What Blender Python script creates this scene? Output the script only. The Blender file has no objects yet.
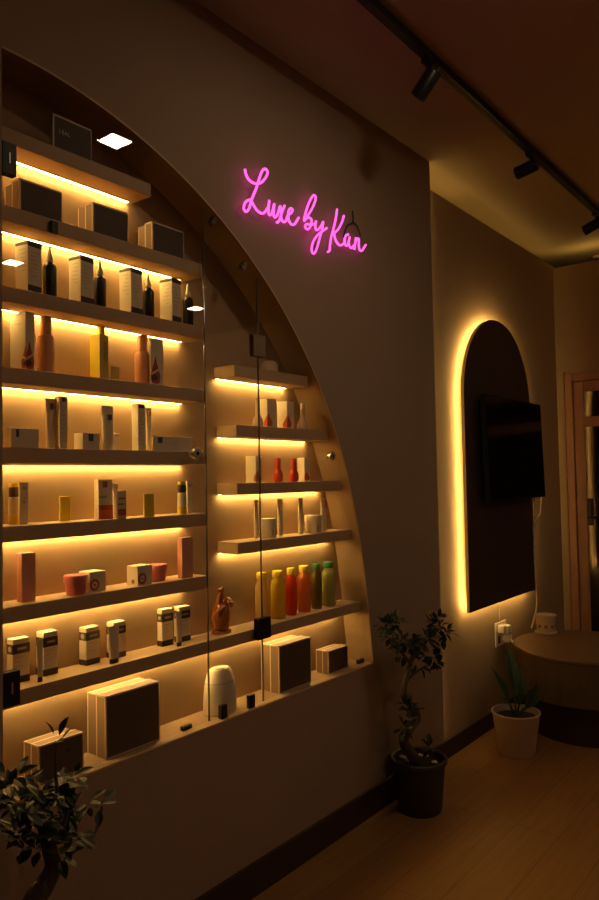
import bpy, bmesh, math, random
from mathutils import Vector, Matrix
R = random.Random(7)
PI = math.pi
scene = bpy.context.scene
col = scene.collection

# ------------------------------------------------------------------ materials
def _new(name):
    m = bpy.data.materials.new(name); m.use_nodes = True
    nt = m.node_tree
    return m, nt, nt.nodes, nt.links, nt.nodes['Principled BSDF']

def mat(name, c, rough=.5, metal=0.0, var=.12, scale=18, bump=.0, spec=.5, trans=0.0):
    m, nt, n, l, p = _new(name)
    tc = n.new('ShaderNodeTexCoord'); nz = n.new('ShaderNodeTexNoise')
    nz.inputs['Scale'].default_value = scale; nz.inputs['Detail'].default_value = 4
    l.new(tc.outputs['Object'], nz.inputs['Vector'])
    mx = n.new('ShaderNodeMix'); mx.data_type = 'RGBA'
    mx.inputs[6].default_value = tuple(max(0, v*(1-var)) for v in c) + (1,)
    mx.inputs[7].default_value = tuple(min(1, v*(1+var)) for v in c) + (1,)
    l.new(nz.outputs['Fac'], mx.inputs[0]); l.new(mx.outputs[2], p.inputs['Base Color'])
    p.inputs['Roughness'].default_value = rough; p.inputs['Metallic'].default_value = metal
    p.inputs['Specular IOR Level'].default_value = spec
    p.inputs['Transmission Weight'].default_value = trans
    if bump:
        b = n.new('ShaderNodeBump'); b.inputs['Strength'].default_value = bump; b.inputs['Distance'].default_value = .01
        l.new(nz.outputs['Fac'], b.inputs['Height']); l.new(b.outputs['Normal'], p.inputs['Normal'])
    return m

def emit(name, c, s):
    m, nt, n, l, p = _new(name)
    n.remove(p); e = n.new('ShaderNodeEmission'); o = n['Material Output']
    e.inputs['Color'].default_value = c + (1,); e.inputs['Strength'].default_value = s
    l.new(e.outputs[0], o.inputs['Surface']); return m

def glass(name, tint=(1, 1, 1), k=1.0):
    m, nt, n, l, p = _new(name)
    n.remove(p); o = n['Material Output']
    t = n.new('ShaderNodeBsdfTransparent'); t.inputs[0].default_value = tint + (1,)
    g = n.new('ShaderNodeBsdfGlossy'); g.inputs['Roughness'].default_value = 0.0
    fr = n.new('ShaderNodeFresnel'); ge = n.new('ShaderNodeNewGeometry')
    ir = n.new('ShaderNodeMapRange'); ir.inputs[3].default_value = 1.45; ir.inputs[4].default_value = 1/1.45
    l.new(ge.outputs['Backfacing'], ir.inputs[0]); l.new(ir.outputs[0], fr.inputs[0])
    mx = n.new('ShaderNodeMixShader')
    l.new(fr.outputs[0], mx.inputs[0]); l.new(t.outputs[0], mx.inputs[1]); l.new(g.outputs[0], mx.inputs[2])
    l.new(mx.outputs[0], o.inputs['Surface']); return m

def liquid(name, c):
    m, nt, n, l, p = _new(name)
    o = n['Material Output']
    p.inputs['Base Color'].default_value = c + (1,); p.inputs['Roughness'].default_value = .15
    tr = n.new('ShaderNodeBsdfTranslucent'); tr.inputs[0].default_value = c + (1,)
    nz = n.new('ShaderNodeTexNoise'); nz.inputs['Scale'].default_value = 40
    mp = n.new('ShaderNodeMapRange'); mp.inputs[3].default_value = .40; mp.inputs[4].default_value = .55
    l.new(nz.outputs['Fac'], mp.inputs[0])
    mx = n.new('ShaderNodeMixShader'); l.new(mp.outputs[0], mx.inputs[0])
    l.new(p.outputs[0], mx.inputs[1]); l.new(tr.outputs[0], mx.inputs[2]); l.new(mx.outputs[0], o.inputs['Surface'])
    return m

def floor_mat():
    m, nt, n, l, p = _new('wood_floor')
    tc = n.new('ShaderNodeTexCoord'); mp = n.new('ShaderNodeMapping')
    l.new(tc.outputs['Object'], mp.inputs[0])
    br = n.new('ShaderNodeTexBrick'); br.offset = .37
    br.inputs['Color1'].default_value = (.40, .20, .060, 1); br.inputs['Color2'].default_value = (.36, .175, .052, 1)
    br.inputs['Mortar'].default_value = (.22, .105, .034, 1)
    br.inputs['Scale'].default_value = 1.0; br.inputs['Mortar Size'].default_value = .002
    br.inputs['Brick Width'].default_value = 1.2; br.inputs['Row Height'].default_value = .19
    l.new(mp.outputs[0], br.inputs['Vector'])
    m2 = n.new('ShaderNodeMapping'); m2.inputs['Scale'].default_value = (1.5, 22, 1); l.new(tc.outputs['Object'], m2.inputs[0])
    nz = n.new('ShaderNodeTexNoise'); nz.inputs['Scale'].default_value = 2.0; nz.inputs['Detail'].default_value = 6
    l.new(m2.outputs[0], nz.inputs['Vector'])
    mx = n.new('ShaderNodeMix'); mx.data_type = 'RGBA'; mx.blend_type = 'MULTIPLY'; mx.inputs[0].default_value = .5
    l.new(br.outputs['Color'], mx.inputs[6]); l.new(nz.outputs['Fac'], mx.inputs[7])
    l.new(mx.outputs[2], p.inputs['Base Color']); p.inputs['Roughness'].default_value = .42
    return m

M = dict(
    paint=mat('taupe_wall_paint', (.36, .255, .175), .85, var=.05, scale=3, spec=.2),
    paint2=mat('alcove_wall_paint', (.42, .29, .175), .85, var=.06, scale=3, spec=.2),
    ceil=mat('ceiling_paint', (.40, .30, .22), .9, var=.04, scale=2, spec=.2),
    floor=floor_mat(),
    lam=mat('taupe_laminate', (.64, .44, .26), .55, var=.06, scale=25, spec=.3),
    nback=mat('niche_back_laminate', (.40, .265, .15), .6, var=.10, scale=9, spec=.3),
    base=mat('dark_baseboard', (.045, .020, .010), .5),
    black=mat('black_metal', (.012, .011, .010), .35, .2),
    blackmatt=mat('black_matt', (.014, .012, .011), .6),
    chrome=mat('chrome', (.85, .80, .72), .28, 1.0, .03),
    smoked=mat('dark_polished_metal', (.30, .24, .18), .25, 1.0, .05),
    led=emit('warm_led', (1.0, .655, .20), 58.0),
    led_ring=emit('warm_led_ring', (1.0, .66, .20), 54.0),
    led_cove=emit('warm_led_cove', (1.0, .64, .14), 3.0), led_edge=emit('warm_led_edge', (1.0, .62, .16), 5.0),
    neon=emit('pink_neon', (1.0, .115, .60), 1.6),
    down=emit('downlight_diffuser', (1.0, .71, .45), 102.0),
    glass=glass('clear_glass', (.955, .95, .94)),
    gedge=mat('polished_glass_edge', (.10, .085, .06), .12, 0, .1, spec=.9),
    white=mat('cream_carton', (.86, .73, .52), .55, var=.05),
    whitep=mat('cream_plastic', (.86, .74, .54), .35, var=.04),
    pale=mat('pale_blush_plastic', (.70, .50, .38), .3, var=.05),
    darkp=mat('dark_print', (.035, .022, .018), .5),
    dark=mat('dark_bottle', (.018, .016, .016), .22, var=.1),
    ink=mat('grey_ink', (.50, .42, .30), .6),
    blue=mat('navy_print', (.03, .045, .09), .5),
    red=mat('red_print', (.50, .035, .02), .5),
    redgl=mat('red_gloss', (.55, .045, .025), .2, var=.1),
    redbrown=mat('brick_red_print', (.42, .10, .05), .5),
    orange=mat('orange_print', (.62, .10, .025), .5),
    peach=mat('peach_plastic', (.82, .40, .22), .32, var=.05),
    pink=mat('pink_carton', (.85, .38, .27), .5, var=.05),
    pinkj=mat('pink_jar', (.76, .22, .22), .35, var=.05),
    yellow=mat('yellow_plastic', (.90, .64, .02), .35, var=.05),
    yellowc=mat('yellow_carton', (.90, .66, .02), .5, var=.05),
    olive=mat('olive_carton_side', (.72, .55, .10), .5, var=.05),
    brown=mat('brown_cap', (.055, .025, .012), .35),
    kit=mat('kit_box_brown', (.30, .19, .13), .6, var=.08),
    kitlid=mat('kit_box_lid', (.085, .055, .040), .65, var=.1),
    kitedge=mat('kit_box_edge', (.80, .64, .44), .55),
    green=mat('green_cap', (.05, .19, .04), .35),
    terracotta=mat('glazed_terracotta', (.42, .13, .035), .22, var=.2, scale=30),
    tvb=mat('tv_black', (.006, .006, .007), .6, spec=.15),
    tvs=mat('tv_screen', (.004, .004, .005), .12),
    panel=mat('dark_brown_panel', (.060, .034, .026), .55, var=.08),
    prim=mat('panel_edge', (.45, .32, .19), .5),
    door=mat('brown_door_wood', (.42, .20, .115), .5, var=.15, scale=12),
    glassd=mat('dark_door_glass', (.02, .013, .01), .05, var=.1, spec=.8),
    brass=mat('brass', (.60, .40, .15), .25, .9),
    pot=mat('charcoal_pot', (.045, .036, .030), .5, var=.2, bump=.2),
    potw=mat('white_pot', (.62, .47, .34), .5, var=.04),
    soil=mat('soil', (.03, .02, .013), .9, var=.4, scale=80, bump=.5),
    trunk=mat('bark', (.09, .06, .04), .85, var=.35, scale=60, bump=.5),
    leaf=mat('dark_green_leaf', (.012, .021, .008), .45, var=.35, scale=12),
    leaf2=mat('green_leaf', (.035, .075, .022), .4, var=.3, scale=12),
    drum=mat('fluted_wood', (.12, .075, .040), .55, var=.12, scale=14),
    drumtop=mat('drum_top', (.20, .13, .07), .4, var=.08),
    candle=mat('cream_ceramic', (.72, .58, .42), .35, var=.06),
    rose=mat('carved_brown', (.30, .18, .10), .5),
    cable=mat('white_cable', (.86, .76, .58), .4),
    wire=mat('dark_wire', (.02, .013, .01), .5),
)
M['liq_pale'] = liquid('pale_yellow_liquid', (.85, .60, .20))
M['liq_yellow'] = liquid('yellow_green_liquid', (.85, .66, .05))
M['liq_red'] = liquid('red_orange_liquid', (.85, .10, .012))
M['liq_orange'] = liquid('coral_liquid', (.88, .34, .09))
M['liq_dark'] = liquid('dark_olive_liquid', (.30, .22, .05))
M['liq_green'] = liquid('pale_green_liquid', (.62, .60, .22))

# ------------------------------------------------------------------ mesh builder
class MB:
    def __init__(s): s.bm = bmesh.new()
    def box(s, x0, x1, y0, y1, z0, z1, bev=0.0, seg=2):
        b = bmesh.new(); bmesh.ops.create_cube(b, size=1)
        bmesh.ops.scale(b, vec=(x1-x0, y1-y0, z1-z0), verts=b.verts)
        bmesh.ops.translate(b, vec=((x0+x1)/2, (y0+y1)/2, (z0+z1)/2), verts=b.verts)
        if bev: bmesh.ops.bevel(b, geom=list(b.edges), offset=bev, segments=seg, profile=.5, affect='EDGES')
        s.add(b); return s
    def add(s, b, mtx=None):
        vm = {}
        for v in b.verts: vm[v] = s.bm.verts.new(mtx @ v.co if mtx else v.co)
        for f_ in b.faces:
            try: s.bm.faces.new([vm[v] for v in f_.verts])
            except ValueError: pass
        b.free(); return s
    def lathe(s, prof, cx=0, cy=0, seg=28, sx=1, sy=1, mtx=None, wob=None):
        b = bmesh.new(); rings = []
        for r, z in prof:
            if r < 1e-6: rings.append([b.verts.new((cx, cy, z))])
            else:
                ring = []
                for i in range(seg):
                    a = 2*PI*i/seg; rr = r*(1+(wob(a) if wob else 0))
                    ring.append(b.verts.new((cx+rr*sx*math.cos(a), cy+rr*sy*math.sin(a), z)))
                rings.append(ring)
        for A, B in zip(rings, rings[1:]):
            for i in range(seg):
                j = (i+1) % seg
                if len(A) == 1 and len(B) == 1: continue
                if len(A) == 1: b.faces.new((A[0], B[j], B[i]))
                elif len(B) == 1: b.faces.new((A[i], A[j], B[0]))
                else: b.faces.new((A[i], A[j], B[j], B[i]))
        bmesh.ops.recalc_face_normals(b, faces=b.faces)
        return s.add(b, mtx)
    def prism(s, poly, d0, d1, plane='xz', mtx=None):
        b = bmesh.new()
        def pt(u, v, d): return (u, d, v) if plane == 'xz' else ((d, u, v) if plane == 'yz' else (u, v, d))
        A = [b.verts.new(pt(u, v, d0)) for u, v in poly]; B = [b.verts.new(pt(u, v, d1)) for u, v in poly]
        b.faces.new(A); b.faces.new(list(reversed(B)))
        for i in range(len(A)):
            j = (i+1) % len(A); b.faces.new((A[i], B[i], B[j], A[j]))
        bmesh.ops.recalc_face_normals(b, faces=b.faces)
        return s.add(b, mtx)
    def tube(s, pts, rad, seg=8, caps=True):
        pts = [Vector(p) for p in pts]; n = len(pts)
        rad = rad if isinstance(rad, (list, tuple)) else [rad]*n
        b = bmesh.new(); rings = []; up = None
        for i, p in enumerate(pts):
            t = (pts[min(i+1, n-1)]-pts[max(i-1, 0)]).normalized()
            if up is None:
                up = t.orthogonal().normalized()
            up = (up - t*up.dot(t)); up = up.normalized() if up.length > 1e-6 else t.orthogonal().normalized()
            q = t.cross(up)
            rings.append([b.verts.new(p+rad[i]*(math.cos(2*PI*k/seg)*up+math.sin(2*PI*k/seg)*q)) for k in range(seg)])
        for A, B in zip(rings, rings[1:]):
            for i in range(seg):
                j = (i+1) % seg; b.faces.new((A[i], A[j], B[j], B[i]))
        if caps:
            b.faces.new(list(reversed(rings[0]))); b.faces.new(rings[-1])
        bmesh.ops.recalc_face_normals(b, faces=b.faces)
        return s.add(b)
    def done(s, name, m, parent=None, smooth=False, loc=None):
        me = bpy.data.meshes.new(name); s.bm.normal_update(); s.bm.to_mesh(me); s.bm.free()
        ms = m if isinstance(m, (list, tuple)) else [m]
        for q in ms: me.materials.append(M[q])
        if smooth:
            me.polygons.foreach_set('use_smooth', [True]*len(me.polygons))
            try: me.set_sharp_from_angle(angle=math.radians(40))
            except Exception: pass
        o = bpy.data.objects.new(name, me); col.objects.link(o)
        if parent: o.parent = parent
        if loc: o.location = loc
        return o

def tag(o, label=None, cat=None, group=None, kind=None):
    if label: o['label'] = label
    if cat: o['category'] = cat
    if group: o['group'] = group
    if kind: o['kind'] = kind
    return o
def thing(name, label, cat, loc=(0, 0, 0), rz=0, group=None):
    o = bpy.data.objects.new(name, None); col.objects.link(o); o.empty_display_size = .05
    o.location = loc; o.rotation_euler = (0, 0, rz)
    return tag(o, label, cat, group)
def smooth_path(pts, k=6):
    V = [Vector(p) for p in pts]; out = []
    for i in range(len(V)-1):
        a, b, c, d = V[max(i-1, 0)], V[i], V[i+1], V[min(i+2, len(V)-1)]
        for j in range(k):
            t = j/k
            out.append(.5*((2*b)+(c-a)*t+(2*a-5*b+4*c-d)*t*t+(3*b-a-3*c+d)*t**3))
    out.append(V[-1]); return out

# ------------------------------------------------------------------ setting
CEIL, NX0, NZ, ND = 3.297, 1.057, .683, .1425
XE, WY, XC = 5.640, .030, 3.585            # end wall, alcove wall plane, corner
def arch_r(th):
    c = [-0.1301000156, 0.5859081707, -1.0995566472, 1.0303189138, -0.2234382155, 1.8366129399]
    v = 0
    for k in c: v = v*th + k
    return v
ARCH = []
for i in range(61):
    th = PI/2*i/60; r = arch_r(th)
    ARCH.append((NX0+r*math.cos(th), NZ+r*math.sin(th)))
ARCH[-1] = (NX0, ARCH[-1][1])
def arch_z(x):
    for (xa, za), (xb, zb) in zip(ARCH, ARCH[1:]):
        if xb <= x <= xa: return za+(zb-za)*(xa-x)/max(xa-xb, 1e-9)
    return NZ
def arch_x(z):
    for (xa, za), (xb, zb) in zip(ARCH, ARCH[1:]):
        if za <= z <= zb: return xa+(xb-xa)*(z-za)/max(zb-za, 1e-9)
    return NX0
hole = [(NX0, NZ)] + ARCH                 # closed outline of the niche opening

def fill_faces(outer, inner, y):
    b = bmesh.new(); ed = []
    for loop in (outer, inner):
        vs = [b.verts.new((x, y, z)) for x, z in loop]
        for i in range(len(vs)): ed.append(b.edges.new((vs[i], vs[(i+1) % len(vs)])))
    bmesh.ops.triangle_fill(b, use_beauty=True, use_dissolve=False, edges=ed, normal=(0, -1, 0))
    return b

w = MB(); XW0, RY = -2.2, -4.3
b = fill_faces([(XW0, 0), (XC, 0), (XC, CEIL), (XW0, CEIL)], hole, 0)
w.add(b)
n_front = len(w.bm.faces)
w.box(XC-.004, XC, .0005, .20, 0, CEIL)    # end return of the wall beside the alcove
n_ret = len(w.bm.faces)
bm = w.bm
F_ = [bm.verts.new((x, 0, z)) for x, z in hole]; B_ = [bm.verts.new((x, ND, z)) for x, z in hole]
for i in range(len(F_)):
    j = (i+1) % len(F_); bm.faces.new((F_[i], F_[j], B_[j], B_[i]))
Bb = [bm.verts.new((x, ND, z)) for x, z in hole]; bm.faces.new(Bb)
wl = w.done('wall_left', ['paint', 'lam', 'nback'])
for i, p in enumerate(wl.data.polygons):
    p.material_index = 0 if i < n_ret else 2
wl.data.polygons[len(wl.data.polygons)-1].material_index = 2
tag(wl, kind='structure')

# thin trim along the niche edge
tr = MB()
outer = [(NX0-.0, NZ-.006)] + [(x+.006*math.cos(PI/2*i/60), z+.006*math.sin(PI/2*i/60)) for i, (x, z) in enumerate(ARCH)]
outer[0] = (NX0, NZ-.006); outer[1] = (outer[1][0], NZ-.006); 
ring = list(zip(outer, hole))
for (o1, h1), (o2, h2) in zip(ring, ring[1:]):
    vs = [tr.bm.verts.new((p[0], y, p[1])) for p in (o1, o2, h2, h1) for y in (-.0025,)]
    tr.bm.faces.new(vs)
    vs2 = [tr.bm.verts.new(q) for q in ((o1[0], -.0025, o1[1]), (o2[0], -.0025, o2[1]), (o2[0], .001, o2[1]), (o1[0], .001, o1[1]))]
    tr.bm.faces.new(vs2)
    vs3 = [tr.bm.verts.new(q) for q in ((h1[0], -.0025, h1[1]), (h2[0], -.0025, h2[1]), (h2[0], .001, h2[1]), (h1[0], .001, h1[1]))]
    tr.bm.faces.new(vs3)
tag(tr.done('trim_1', 'lam'), kind='structure')

tag(MB().box(XW0, 7.2, RY, .45, -.05, 0).done('floor', 'floor'), kind='structure')
tag(MB().box(XW0, 7.2, RY, .45, CEIL, CEIL+.05).done('ceiling', 'ceil'), kind='structure')
a = MB(); a.box(XC, XE+.05, WY, .16, 0, 3.165); a.box(XC, 6.6, .20, .24, 0, CEIL)
tag(a.done('wall_alcove', 'paint2'), kind='structure')
tag(MB().box(XE, XE+.12, RY, WY, 0, 3.150).box(6.6, 6.65, RY, .45, 0, CEIL).done('wall_end', 'paint2'), kind='structure')
tag(MB().box(XW0, XE, RY-.06, RY, 0, CEIL).done('wall_right', 'paint'), kind='structure')
tag(MB().box(XW0-.06, XW0, RY, .2, 0, CEIL).done('wall_back', 'paint'), kind='structure')
tag(MB().box(XW0, XC+.004, -.014, 0, 0, .122, .002).done('baseboard_left', 'base'), kind='structure')
tag(MB().box(XC+.006, XE-.016, WY-.014, WY, 0, .10, .002).done('baseboard_alcove', 'base'), kind='structure')

# door in the end wall
d = tag(bpy.data.objects.new('door_1', None), kind='structure'); col.objects.link(d); d.location = (XE, -.04, 0)
fr = MB()
DW = .98
for y0, y1, z0, z1 in ((-.055, 0, 0, 2.31), (-DW, -DW+.055, 0, 2.31), (-DW+.055, -.055, 2.25, 2.31)): fr.box(-.03, 0, y0, y1, z0, z1, .004)
fr.box(-.045, 0, .0, .012, 0, 2.325, .003)
fr.done('door_frame', 'door', d)
lf = MB()
for y0, y1, z0, z1 in ((-.135, -.064, .02, 2.245), (-.91, -.84, .02, 2.245), (-.84, -.135, 2.165, 2.245), (-.84, -.135, 1.90, 1.976), (-.84, -.135, .02, .22)): lf.box(-.024, -.002, y0, y1, z0, z1, .004)
lf.done('door_leaf', 'door', d)
gp = MB(); gp.box(-.014, -.008, -.84, -.135, .22, 1.90); gp.box(-.014, -.008, -.84, -.135, 1.976, 2.165); gp.done('pane', 'glassd', d)
h = MB(); h.box(-.034, -.024, -.175, -.140, 1.16, 1.36, .003); h.tube([(-.034, -.157, 1.22), (-.07, -.157, 1.22), (-.075, -.17, 1.22), (-.075, -.27, 1.22)], .009); h.done('door_handle', 'black', d)

# ------------------------------------------------------------------ shelves
TH = .045; SY0, SY1 = .033, ND
def shelf(x0, x1, zt, label, fit_arch=False, strip=(0.02, .03)):
    if fit_arch: x1 = arch_x(zt)-.004
    t = thing('display_shelf', label, 'shelf', (x0, SY0, zt-TH), 0, 'lit display shelves in the arched niche')
    L = x1-x0
    MB().box(0, L, 0, SY1-SY0, 0, TH, .0015, 1).done('board', 'lam', t)
    c = MB(); c.box(strip[0], L-strip[1], .0895, .0912, -.0022, 0); c.box(strip[0], L-strip[1], .1045, .106, -.0016, 0)
    c.done('led_channel', 'lam', t)
    MB().box(strip[0], L-strip[1], .092, .104, -.0014, -.0003).done('led_strip', 'led', t)
    return t
shelf(NX0+.001, 1.619, 2.569, 'topmost short shelf carrying only the one lettered grey box', strip=(.02, .022))
shelf(NX0+.001, 1.866, 2.343, 'lit shelf holding three grey kit boxes in a row')
shelf(NX0+.001, 1.866, 2.110, 'lit shelf holding dropper bottles and their cream cartons')
shelf(NX0+.001, 1.866, 1.879, 'lit shelf holding peach bottles and one tall yellow carton')
shelf(NX0+.001, 1.866, 1.652, 'lit shelf holding cream tubes and flat cream cartons')
shelf(NX0+.001, 1.866, 1.430, 'lit shelf holding yellow cartons and an orange based carton')
shelf(NX0+.001, 1.866, 1.2047, 'lit shelf holding pink jars and pink cartons')
shelf(NX0+.001, 0, .970, 'longest lowest shelf running under the glass doors to the arch', True, strip=(.02, .05))
shelf(2.020, 0, 1.990, 'short floating shelf with a small pale jar, under the dark arch curve', True, strip=(.004, .035))
shelf(2.027, 0, 1.760, 'short floating shelf with pale flasks and teardrop printed cartons', True, strip=(.004, .035))
shelf(2.026, 0, 1.536, 'short floating shelf with two round red bottles', True, strip=(.004, .04))
shelf(2.026, 0, 1.309, 'short floating shelf with white jars between slim tubes', True, strip=(.004, .045))

# ------------------------------------------------------------------ glass front
GY0, GY1 = .014, .0165
def pane_poly(x0, x1, z0, inset=.006):
    pts = [(x0, z0), (x1, z0)]
    n = 26
    zs = []
    for i in range(n+1):
        x = x1+(x0-x1)*i/n
        zs.append((x, max(arch_z(x+inset*.6)-inset, z0+.001)))
    return pts+zs
def edge_strip(x, z0, z1, parent):
    MB().box(x-.0035, x+.0015, GY0-.001, GY1+.001, z0, z1).done('polished_edge', 'gedge', parent)
gl = thing('glass_door', 'wide glass door over the long shelves, chrome knob at its edge', 'glass door', (0, 0, 0), 0, 'glass front of the niche')
MB().prism(pane_poly(NX0+.005, 1.842, .693), GY0, GY1).done('pane', 'glass', gl)
edge_strip(1.846, .693, arch_z(1.85)-.01, gl)
def hinge(x0, x1, z0, z1, parent, m='black', slit=True):
    hb = MB().box(x0, x1, GY0-.012, GY0-.0005, z0, z1, .002, 1).box(x0, x1, GY1+.0005, GY1+.010, z0, z1, .002, 1)
    o = hb.done('hinge', m, parent)
    if slit: MB().box((x0+x1)/2-.002, (x0+x1)/2+.002, GY0-.014, GY0-.0118, z0+.35*(z1-z0), z0+.68*(z1-z0)).done('pivot_slot', 'chrome', o)
    return o
hinge(1.059, 1.104, 2.420, 2.512, gl); hinge(1.059, 1.110, .940, 1.034, gl)
def knob(x, z, parent):
    T = Matrix.Translation((x, GY0, z)) @ Matrix.Rotation(PI/2, 4, 'X')
    k = MB().lathe([(0, 0), (.012, 0), (.012, .004), (.007, .006), (.007, .014), (.019, .017), (.020, .030), (.017, .034), (0, .034)], mtx=T, seg=20)
    o = k.done('knob', 'chrome', parent, True)
    MB().lathe([(0, .0342), (.007, .0342), (.007, .0352), (0, .0352)], mtx=T, seg=16).done('knob_inset', 'black', o)
knob(1.772, 1.6435, gl)
fx = thing('glass_panel', 'narrow fixed glass strip between the two glass doors', 'glass panel', (0, 0, 0), 0, 'glass front of the niche')
MB().prism(pane_poly(1.852, 2.134, .690), GY0, GY1).done('pane', 'glass', fx)
edge_strip(2.138, .690, arch_z(2.14)-.012, fx)
for x, z in ((1.9141, 0.7072), (2.0653, 0.7053)):
    MB().box(x-.016, x+.016, GY0-.008, GY1+.008, .6845, .733, .002, 1).done('clip', 'black', fx)
for x, z in ((1.8950, 2.5093), (2.0552, 2.3759)):
    T = Matrix.Translation((x, 0, z)) @ Matrix.Rotation(.6, 4, 'Y')
    q = MB(); bb = bmesh.new(); bmesh.ops.create_cube(bb, size=1); bmesh.ops.scale(bb, vec=(.018, .024, .034), verts=bb.verts); q.add(bb, Matrix.Translation((0, .015, 0)) @ T)
    q.done('clip', 'smoked', fx)
gr = thing('glass_door', 'curved glass door over the short floating shelves, black hinge low on it', 'glass door', (0, 0, 0), 0, 'glass front of the niche')
MB().prism(pane_poly(2.144, 2.886, .693), GY0, GY1).done('pane', 'glass', gr)
hinge(2.100, 2.176, .930, 1.012, gr, 'black', False); hinge(2.098, 2.172, 2.030, 2.118, gr, 'smoked', False)
knob(2.585, 1.6455, gr)
# small black door catches
MB_ = MB().box(-.022, .022, 0, .016, 0, .016, .003)
q = (1.7555, 0.0492, 0.6830)
c1 = MB_.done('door_catch', 'black', None, False, (q[0], .030, .6835)); tag(c1, 'black door catch on the ledge before the white device and large kit box', 'door catch')
q = (2.8516, 0.0480, 0.6830)
c2 = MB().box(-.022, .022, 0, .018, 0, .020, .003).done('door_catch', 'black', None, False, (q[0], .032, .6835)); tag(c2, 'black door catch on the ledge at the arch foot', 'door catch')
q = (1.2379, 2.2901)
c3 = MB().box(-.011, .011, -.012, 0, -.034, .004, .002).done('door_catch', 'black', None, False, (q[0], .0325, 2.330)); tag(c3, 'small black catch on the front of the kit box shelf', 'door catch')

# ------------------------------------------------------------------ products
def deco(parent, name, spec, face, u0, u1, v0, v1, m, lift=.0005):
    x, y, z, w, d, h, rz = spec
    b = MB()
    if face == 'f': b.box(u0*w, u1*w, -lift, 0, v0*h, v1*h)
    elif face == 'l': b.box(-lift, 0, u0*d, u1*d, v0*h, v1*h)
    else: b.box(u0*w, u1*w, v0*d, v1*d, h, h+lift)
    return b.done(name, m, parent)
def carton(name, label, cat, spec, m, decos=(), group=None, bev=.001):
    x, y, z, w, d, h, rz = spec
    t = thing(name, label, cat, (x, y, z), rz, group)
    MB().box(0, w, 0, d, 0, h, bev, 1).done('carton_body', m, t)
    for dd in decos: deco(t, dd[0], spec, *dd[1:])
    return t
def text_lines(n, u0, u1, v0, v1, face='f', m='ink'):
    out = []
    for i in range(n):
        v = v1-(v1-v0)*i/max(n-1, 1); r = u1-(u1-u0)*(.15*((i*7) % 4))
        out.append(('printed_line', face, u0, r, v-.005, v+.005, m))
    return out
def drop_emblem(parent, spec, face, cu, bw, v0, v1, m='red', cut=True):
    # teardrop printed on a carton: red drop with a darker foot and a pale wave
    x, y, z, w, d, h, rz = spec
    W = w if face == 'f' else d
    prof = [(0, 1), (.25, .78), (.62, .55), (1, .32), (.95, .15), (.72, .03), (0, 0), (-.72, .03), (-.95, .15), (-1, .32), (-.62, .55), (-.25, .78)]
    P = [(min(max(cu+bw/2*a, .0), 1.0)*W, (v0+(v1-v0)*b_)*h) for a, b_ in prof]
    e = MB(); 
    if face == 'f': e.prism(P, -.0008, 0, 'xz')
    else: e.prism(P, -.0008, 0, 'yz')
    o = e.done('drop_emblem', m, parent)
    if cut:
        s_ = MB(); P2 = [(-.95, .30), (.0, .40), (.95, .52), (.85, .60), (.0, .48), (-.8, .40)]
        P2 = [(min(max(cu+bw/2*a, .0), 1.0)*W, (v0+(v1-v0)*b_)*h) for a, b_ in P2]
        if face == 'f': s_.prism(P2, -.0012, -.0008, 'xz')
        else: s_.prism(P2, -.0012, -.0008, 'yz')
        s_.done('emblem_wave', 'white', o)
        s_ = MB(); P3 = [(-.98, .25), (-.1, .34), (.5, .25), (.2, .12), (-.85, .10)]
        P3 = [(min(max(cu+bw/2*a, .0), 1.0)*W, (v0+(v1-v0)*b_)*h) for a, b_ in P3]
        if face == 'f': s_.prism(P3, -.0012, -.0008, 'xz')
        else: s_.prism(P3, -.0012, -.0008, 'yz')
        s_.done('emblem_foot', 'darkp', o)
    return o
def lathe_item(name, label, cat, cyl, parts, group=None, sx=1, sy=1, rz=0):
    # cyl = x, y, z, r, h ; parts = (part name, material, [(r frac, z frac)...])
    x, y, z, r, h = cyl
    t = thing(name, label, cat, (x, y, z), rz, group)
    for pn, m, prof in parts:
        MB().lathe([(a*r, b_*h) for a, b_ in prof], sx=sx, sy=sy).done(pn, m, t, True)
    return t
def tube_item(name, label, cyl, m, capm, group, flip=True, depth=.7, band=None):
    # squeeze tube standing on its cap, crimped flat at the top
    x, y, z, r, h = cyl
    t = thing(name, label, 'tube', (x, y, z), 0, group)
    bm_ = MB(); b = bmesh.new(); rings = []; seg = 20
    prof = [(.12, .80, .80), (.16, .92, .92), (.55, .95, .72), (.85, 1.0, .35), (.95, 1.02, .10), (1.0, 1.02, .06)]
    for zf, wf, df in prof:
        rings.append([b.verts.new((r*wf*math.cos(2*PI*k/seg), r*depth*df/.7*.7*math.sin(2*PI*k/seg), zf*h)) for k in range(seg)])
    for A, B in zip(rings, rings[1:]):
        for i in range(seg): b.faces.new((A[i], A[(i+1) % seg], B[(i+1) % seg], B[i]))
    b.faces.new(list(reversed(rings[0]))); b.faces.new(rings[-1])
    bm_.add(b); bm_.done('tube_body', m, t, True)
    MB().lathe([(0, 0), (r*.80, 0), (r*.82, .01*h), (r*.82, .119*h), (0, .119*h)], sy=depth).done('cap', capm, t, True)
    if band:
        bz0, bz1, bmn = band
        MB().box(-r*.32, r*.32, -r*.86*depth-.0012, -r*.5*depth, bz0*h, bz1*h).done('printed_label', bmn, t)
    return t

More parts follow.
